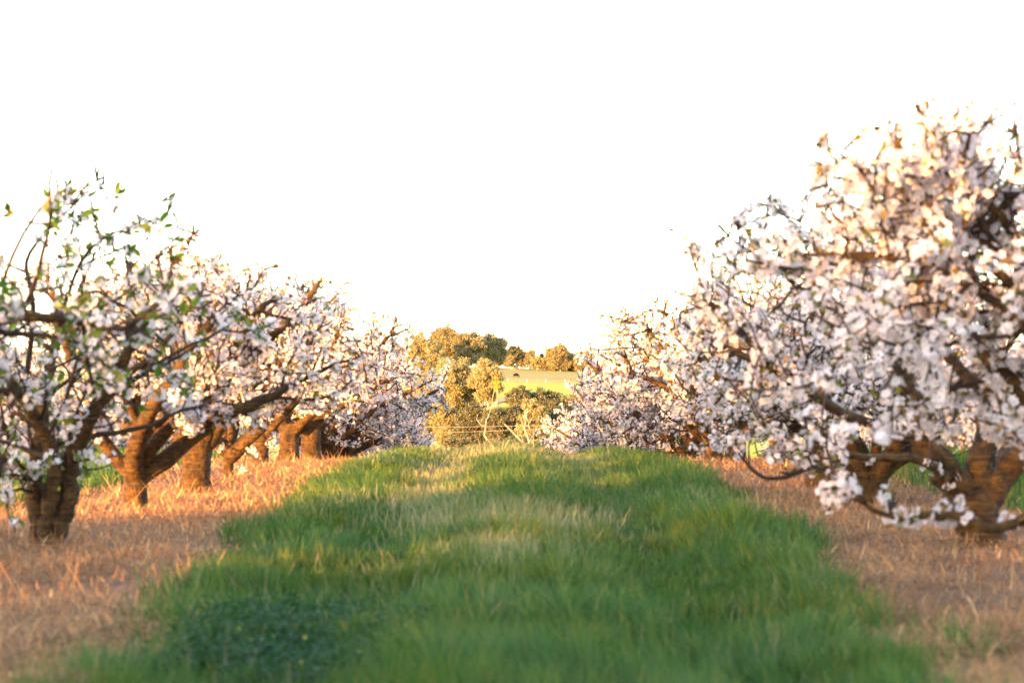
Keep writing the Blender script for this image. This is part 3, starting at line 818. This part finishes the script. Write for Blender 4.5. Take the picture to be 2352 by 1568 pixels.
bushes = [
 (1200, 712, 930, 220, 336, 'gum_dark', 'round dark bush rising against the bright green pasture'),
 (1390, 738, 980, 260, 338, 'gum_dark', 'wide dark bush right of the round one, below the pasture'),
 (1510, 790, 1050, 220, 334, 'gum_dark', 'low dark bush touching the right-hand blossom'),
 (1360, 1130, 1400, 180, 305, 'gum_gold', 'small golden bush at the foot of the right-hand blossom'),
 (760, 1100, 1450, 300, 310, 'gum_dark', 'shadowy bush behind the grass at the left of the gap'),
 (960, 1180, 1480, 260, 290, 'gum_brown', 'brownish bush behind the tall grass stems in the gap'),
 (1180, 1120, 1480, 320, 310, 'gum_dark', 'dark bush below the crooked pale trunks'),
 (1270, 1000, 1300, 260, 325, 'gum_dark', 'dark bush behind the upright pale trunk'),
 (1440, 1020, 1480, 260, 318, 'gum_dark', 'dark bush behind the lowest blossom on the right'),
 (300, 620, 1050, 240, 372, 'gum_gold', 'golden bush showing between blossom tops at the left end of the valley'),
 (1020, 645, 765, 60, 340, 'gum_yellow', 'hanging yellow foliage of a small gum in front of the pasture'),
]
for i, (cx, t, lo, w, d, mt, lab) in enumerate(bushes):
    gum('bush', zx(cx), zy(t), zy(lo), w / 8.364, d, mt, lab, GB, 400 + i, None, 'gum_bark', 12, dens=1.2, leaf=.19, trunk_r=.12, cr=.42)
# leaning pale trunks in the gap
for pts, lab in ((((1015, 1275), (975, 1215), (940, 1165), (915, 1125), (925, 1060), (930, 1000)), 'leaning dead gum trunk, pale and bent, left of centre in the gap'),
                 (((1300, 1260), (1260, 1210), (1200, 1150), (1140, 1090), (1080, 1030)), 'long slanting pale dead trunk in the centre of the gap'),
                 (((1310, 1230), (1280, 1150), (1250, 1070), (1262, 1000)), 'upright pale dead trunk with side limb near the right-hand blossom')):
    d = 296
    w = [at(zx(a), zy(b), d) for a, b in pts]
    root = empty('dead_tree', (w[0].x, d, gz(w[0].x, d))); tag(root, lab, 'dead tree', 'dead pale trunks in the valley')
    T = Tubes(); o = Vector(root.location)
    low = Vector((w[0].x + 1.2, d, gz(w[0].x, d) - .3))
    allp = [low - o] + [p - o for p in w]
    n = len(allp); T.add(allp, [.20 - .14 * i / (n - 1) for i in range(n)], 8, .06, random.Random(3))
    link('trunk', T.mesh('dead_trunk'), M['gum_bark'], root)
    B = Tubes(); rg = random.Random(len(lab))
    for k in range(3):
        p = allp[rg.randrange(2, n)]; e = p + Vector((rg.uniform(-1.5, 1.5), rg.uniform(-1, 1), rg.uniform(.5, 1.4)))
        B.add([p, p.lerp(e, .5) + Vector((0, 0, -.2)), e, e + Vector((rg.uniform(-.6, .6), 0, .7))], [.07, .055, .04, .015], 5, .05, rg)
    link('branches', B.mesh('dead_branches'), M['gum_bark'], root)

# unseen gum trees added behind the viewpoint: their open crowns dapple the nearest trees and the foreground with shade
for i, u in enumerate((-11.6, -7.6, -3.4, 1.0)):
    wx, wy = -19.3 + u * .766, -23 - u * .643
    gum('gum_tree', 0, 0, 0, 0, 100, 'gum_dark', 'unseen gum tree added behind the viewpoint to shade the foreground', 'unseen gum trees added behind the viewpoint for shade', 700 + i, None, 'gum_bark', 15, dens=.15, leaf=.17, trunk_r=.2, cr=.34, world=(wx, wy, 8.8, 3.3, 5.2))
hill = [(1075, 410, 560, 110, 'gum_dark', 'dark gum tree left of the rail fence on the hilltop'),
        (1150, 375, 560, 130, 'gum_dark', 'grey-green gum tree rising above its neighbours on the hilltop'),
        (1130, 470, 565, 80, 'gum_brown', 'small spreading gum tree in front of the rail fence on the hilltop'),
        (1235, 425, 570, 120, 'gum_brown', 'hilltop gum tree with several pale slanting trunks'),
        (1300, 410, 570, 110, 'gum_brown', 'hilltop gum tree beside the white forked trunk'),
        (1345, 470, 590, 80, 'gum_gold', 'hilltop gum tree with a single bright forked trunk before the dip in the skyline'),
        (1392, 450, 590, 60, 'gum_gold', 'slender hilltop gum tree standing in the dip of the skyline'),
        (1455, 470, 610, 130, 'gum_gold', 'low golden gum tree right of the dip in the skyline'),
        (1540, 380, 600, 200, 'gum_brown', 'largest hilltop gum tree with a broad domed crown'),
        (1560, 500, 620, 130, 'gum_gold', 'rounded golden gum tree under the broad domed one'),
        (1640, 430, 620, 170, 'gum_gold', 'gum tree with bare white limbs at the right end of the hilltop'),
        (1750, 440, 630, 180, 'gum_brown', 'hilltop gum tree behind the right-hand blossom'),
        (1010, 480, 570, 110, 'gum_dark', 'hilltop gum tree behind the pasture edge at the left')]
for i, (cx, t, lo, w, mt, lab) in enumerate(hill):
    d = 1470 - (i % 3) * 18
    gum('gum_tree', zx(cx), zy(t - 14), zy(lo) - .3, w * 1.35 / 8.364, d, mt, lab, GH, 500 + i, zx(cx) + (i % 3 - 1) * 1.5, 'gum_bark', 18, dens=1.2, leaf=.5, trunk_r=.36, depth=.5)

# ------------------------------------------------------------------ pasture details
fy = 1160
fx0, fx1 = -22, 46
root = empty('wire_fence', (0, fy, gz(0, fy))); tag(root, 'wire fence with white posts crossing the pasture below the cow', 'fence')
T = Tubes()
for hgt in (.35, .7, 1.05):
    pp = [Vector((xx, 0, gz(xx, fy) - root.location.z + hgt)) for xx in np.arange(fx0, fx1 + .1, 4)]
    T.add(pp, [.012] * len(pp), 4)
link('wire', T.mesh('fence_wire'), M['wire'], root)
xx = -20.5
while xx < fx1:
    T = Tubes(); T.box((xx, -.1, gz(xx, fy) - root.location.z + .6), (.3, .3, 1.5)); T.box((xx, -.1, gz(xx, fy) - root.location.z + 1.38), (.34, .34, .08))
    link('post', T.mesh('fence_post', False), M['post_white'], root)
    xx += 9.2
# rail fence and little shed under the hilltop trees
d = 1440; p0 = at(zx(1060), zy(575), d); bz = gz(p0.x, d)
root = empty('rail_fence', (p0.x, d, bz)); tag(root, 'grey rail fence under the hilltop gum trees', 'fence')
T = Tubes(); L = 26
for hgt in (.8, 1.5, 2.2): T.box((L / 2, 0, hgt), (L, .12, .22))
link('rail', T.mesh('fence_rail', False), M['timber'], root)
for k in range(8):
    T = Tubes(); T.box((k * L / 7, .25, 1.1), (.3, .3, 2.6)); link('post', T.mesh('rail_post', False), M['timber'], root)
p0 = at(zx(1165), zy(572), d); bz = gz(p0.x, d)
root = empty('shed', (p0.x, d + 2, bz)); tag(root, 'tiny pinkish shed beside the rail fence under the hilltop trees', 'shed')
T = Tubes(); T.box((0, 0, 1.2), (5, 3.5, 2.6)); link('wall', T.mesh('shed_wall', False), M['shed'], root)
T = Tubes(); T.box((0, 0, 2.62), (5.5, 4, .18)); link('roof', T.mesh('shed_roof', False), M['roof'], root)
T = Tubes(); T.box((-.8, -1.78, .95), (1, .08, 2)); link('door', T.mesh('shed_door', False), M['timber'], root)
# dirt track
tv, tq = [], []
pth = [(zx(860), 735), (zx(930), 790), (zx(985), 850), (zx(1060), 930)]
d_pts = []
for a, b in ((-30, 700), (-22, 760), (-13, 830), (-4, 900), (2, 950)):
    d_pts.append((a, b))
for i, (a, b) in enumerate(d_pts):
    wdt = 3.2
    for s_ in (-1, 1):
        X_ = a + s_ * wdt; tv.append((X_, b, float(ground_z(np.array([X_]), np.array([b]))[0]) + .25))
for i in range(len(d_pts) - 1): tq.append((2 * i, 2 * i + 1, 2 * i + 3, 2 * i + 2))
to = link('dirt_track', np_mesh('dirt_track', tv, tq), plain('dirt', (.30, .17, .08), .95))
tag(to, 'orange dirt track at the foot of the pasture', kind='structure')

# cow grazing
def cow():
    d = 1240; X = (2064 / 4 - 512) / FPX * d; z = gz(X, d)
    root = empty('cow', (X, d, z))
    tag(root, 'dark brown cow grazing with lowered head on the sunny pasture', 'cow')
    V = [(-.85, 0, 1.12), (-.45, 0, 1.05), (0, 0, 1.0), (.45, 0, 1.05), (.8, 0, 1.18), (1.05, 0, .95), (1.22, 0, .62), (1.32, 0, .36), (1.42, 0, .14)]
    Rd = [(.36, .36), (.42, .46), (.44, .52), (.42, .48), (.32, .38), (.22, .26), (.16, .2), (.15, .16), (.08, .08)]
    E = [(i, i + 1) for i in range(8)]
    def chain(frm, pts, rads):
        p = frm
        for c, r in zip(pts, rads):
            V.append(c); Rd.append((r, r)); E.append((p, len(V) - 1)); p = len(V) - 1
    for s in (-1, 1):
        chain(0, [(-.80, .2 * s, .95), (-.70, .22 * s, .66), (-.88, .22 * s, .42), (-.82, .22 * s, .04)], [.2, .11, .07, .07])
        chain(4, [(.62, .2 * s, .85), (.64, .2 * s, .5), (.62, .2 * s, .25), (.63, .2 * s, .04)], [.15, .09, .065, .07])
        chain(7, [(1.2, .16 * s, .48)], [.05])
    chain(0, [(-1.08, 0, 1.15), (-1.12, 0, .8), (-1.1, 0, .5)], [.05, .03, .05])
    me = bpy.data.meshes.new('cow_body'); me.from_pydata(V, E, [])
    o = bpy.data.objects.new('body', me); col.objects.link(o); o.parent = root
    md = o.modifiers.new('Skin', 'SKIN'); o.modifiers.new('Sub', 'SUBSURF').render_levels = 2
    for i, r in enumerate(Rd): me.skin_vertices[0].data[i].radius = r
    me.skin_vertices[0].data[2].use_root = True
    me.materials.append(M['cow'])
    root.scale = (1.3, 1.3, 1.45)
    root.rotation_euler = (0, 0, R(-10))
cow()

# overhead line between two poles in the valley
d = 150
a0 = at(1785 / 4, 1727 / 4, d); a1 = at(2180 / 4, 1713 / 4, d)
sl = (a1.z - a0.z) / (a1.x - a0.x)
xL, xR = -34.0, 38.0
for k, (dz, dy, lab) in enumerate(((0, 0, 'lower of two golden overhead wires crossing the gap'), (.32, .6, 'upper of two golden overhead wires crossing the gap'))):
    pts = []
    for i in range(25):
        X_ = xL + (xR - xL) * i / 24
        sag = -((X_ - 2) ** 2 - 34 ** 2) / 34 ** 2 * .35
        pts.append(Vector((X_, d + dy, a0.z + dz + sl * (1 - .5 * k) * (X_ - a0.x) - sag + .33)))
    root = empty('overhead_wire', pts[12]); tag(root, lab, 'wire', 'overhead wires across the gap')
    T = Tubes(); T.add([p - pts[12] for p in pts], [.009] * 25, 5)
    link('cable', T.mesh('overhead_cable'), M['timber'], root)
    if k == 0: zl, zr = pts[0].z, pts[-1].z
for X_, zt, lab in ((xL, zl, 'left timber pole of the overhead wires'), (xR, zr, 'right timber pole of the overhead wires')):
    g = gz(X_, d + .3)
    root = empty('power_pole', (X_, d + .3, g)); tag(root, lab, 'power pole', 'power poles in the valley')
    T = Tubes(); T.add([Vector((0, 0, -.5)), Vector((0, 0, (zt - g) * .5)), Vector((0, 0, zt - g + .5))], [.16, .14, .11], 10); link('pole', T.mesh('pole'), M['timber'], root)
    T = Tubes(); T.box((0, 0, zt - g - .06), (.12, 1.6, .1)); link('crossarm', T.mesh('crossarm', False), M['timber'], root)

# radio mast behind the left trees
d = 1900; mt_ = at(1529 / 4, 1238 / 4, d); g = float(ground_z(np.array([mt_.x]), np.array([d]))[0])
root = empty('radio_mast', (mt_.x, d, g)); tag(root, 'thin red and white radio mast rising behind the left row of blossom', 'radio mast')
Hm = mt_.z - g
T1, T2 = Tubes(), Tubes()
nseg = 12
for i in range(nseg):
    T = (T1, T2)[i % 2]; z0, z1 = Hm * i / nseg, Hm * (i + 1) / nseg
    for (sx, sy) in ((-.35, -.2), (.35, -.2), (0, .4)):
        T.add([Vector((sx, sy, z0)), Vector((sx, sy, z1))], [.07, .07], 5)
    m_ = 4
    for j in range(m_):
        za, zb = z0 + (z1 - z0) * j / m_, z0 + (z1 - z0) * (j + 1) / m_
        T.add([Vector((-.35, -.2, za)), Vector((.35, -.2, zb))], [.05, .05], 4)
        T.add([Vector((.35, -.2, za)), Vector((0, .4, zb))], [.05, .05], 4)
        T.add([Vector((0, .4, za)), Vector((-.35, -.2, zb))], [.05, .05], 4)
link('red_lattice', T1.mesh('mast_red'), M['red'], root); link('white_lattice', T2.mesh('mast_white'), M['white'], root)
T = Tubes()
for s_ in (-1, 1):
    T.box((s_ * 1.1, 0, Hm - 3.2), (.4, .4, 3)); T.box((s_ * .6, 0, Hm - 3.2), (1, .12, .12)); T.box((s_ * .6, 0, Hm - 2.2), (1, .12, .12))
link('antenna', T.mesh('mast_antenna', False), M['white'], root)
T = Tubes(); T.add([Vector((0, 0, Hm)), Vector((0, 0, Hm + 5))], [.08, .05], 5); link('rod', T.mesh('mast_rod'), M['white'], root)

# ------------------------------------------------------------------ light
SUN_AZ = 40     # degrees left of straight behind the camera
SUN_EL = 7.0
sd = Vector((-math.sin(R(SUN_AZ)) * math.cos(R(SUN_EL)), -math.cos(R(SUN_AZ)) * math.cos(R(SUN_EL)), math.sin(R(SUN_EL))))
L = bpy.data.lights.new('sun', 'SUN'); L.energy = 4.2; L.angle = R(.6); L.color = (1.0, .50, .14)
lo = bpy.data.objects.new('sun', L); col.objects.link(lo)
lo.rotation_euler = sd.to_track_quat('Z', 'Y').to_euler()
wd = bpy.data.worlds.new('World'); scene.world = wd; wd.use_nodes = True
nt = wd.node_tree; nt.nodes.clear()
sky = nt.nodes.new('ShaderNodeTexSky'); sky.sky_type = 'NISHITA'; sky.sun_disc = False
sky.sun_elevation = R(SUN_EL)
sky.sun_rotation = math.atan2(sd.x, sd.y)
sky.air_density = 1.0; sky.dust_density = .4; sky.ozone_density = 1.0; sky.altitude = 0
hs = nt.nodes.new('ShaderNodeHueSaturation'); hs.inputs['Saturation'].default_value = .8
bg = nt.nodes.new('ShaderNodeBackground'); bg.inputs[1].default_value = .15
wo = nt.nodes.new('ShaderNodeOutputWorld')
tint = nt.nodes.new('ShaderNodeMix'); tint.data_type = 'RGBA'; tint.blend_type = 'MULTIPLY'; tint.inputs[0].default_value = 1; tint.inputs[7].default_value = (.98, .99, 1.07, 1)
nt.links.new(sky.outputs[0], hs.inputs['Color']); nt.links.new(hs.outputs[0], tint.inputs[6]); nt.links.new(tint.outputs[2], bg.inputs[0]); nt.links.new(bg.outputs[0], wo.inputs[0])

# ------------------------------------------------------------------ camera
cam = bpy.data.cameras.new('camera'); co_ = bpy.data.objects.new('camera', cam); col.objects.link(co_)
co_.location = (0, 0, EYE)
co_.rotation_euler = (R(90) + math.atan((380 - 341) / FPX), 0, 0)
cam.lens = 85; cam.sensor_width = 36; cam.clip_end = 9000; cam.clip_start = .1
cam.dof.use_dof = True; cam.dof.focus_distance = 110; cam.dof.aperture_fstop = 4.2; cam.dof.aperture_blades = 9
scene.camera = co_
scene.view_settings.view_transform = 'Standard'; scene.view_settings.look = 'None'
scene.view_settings.exposure = 2.98; scene.view_settings.gamma = 1
scene.cycles.max_bounces = 6; scene.cycles.transparent_max_bounces = 4
scene.cycles.use_denoising = True
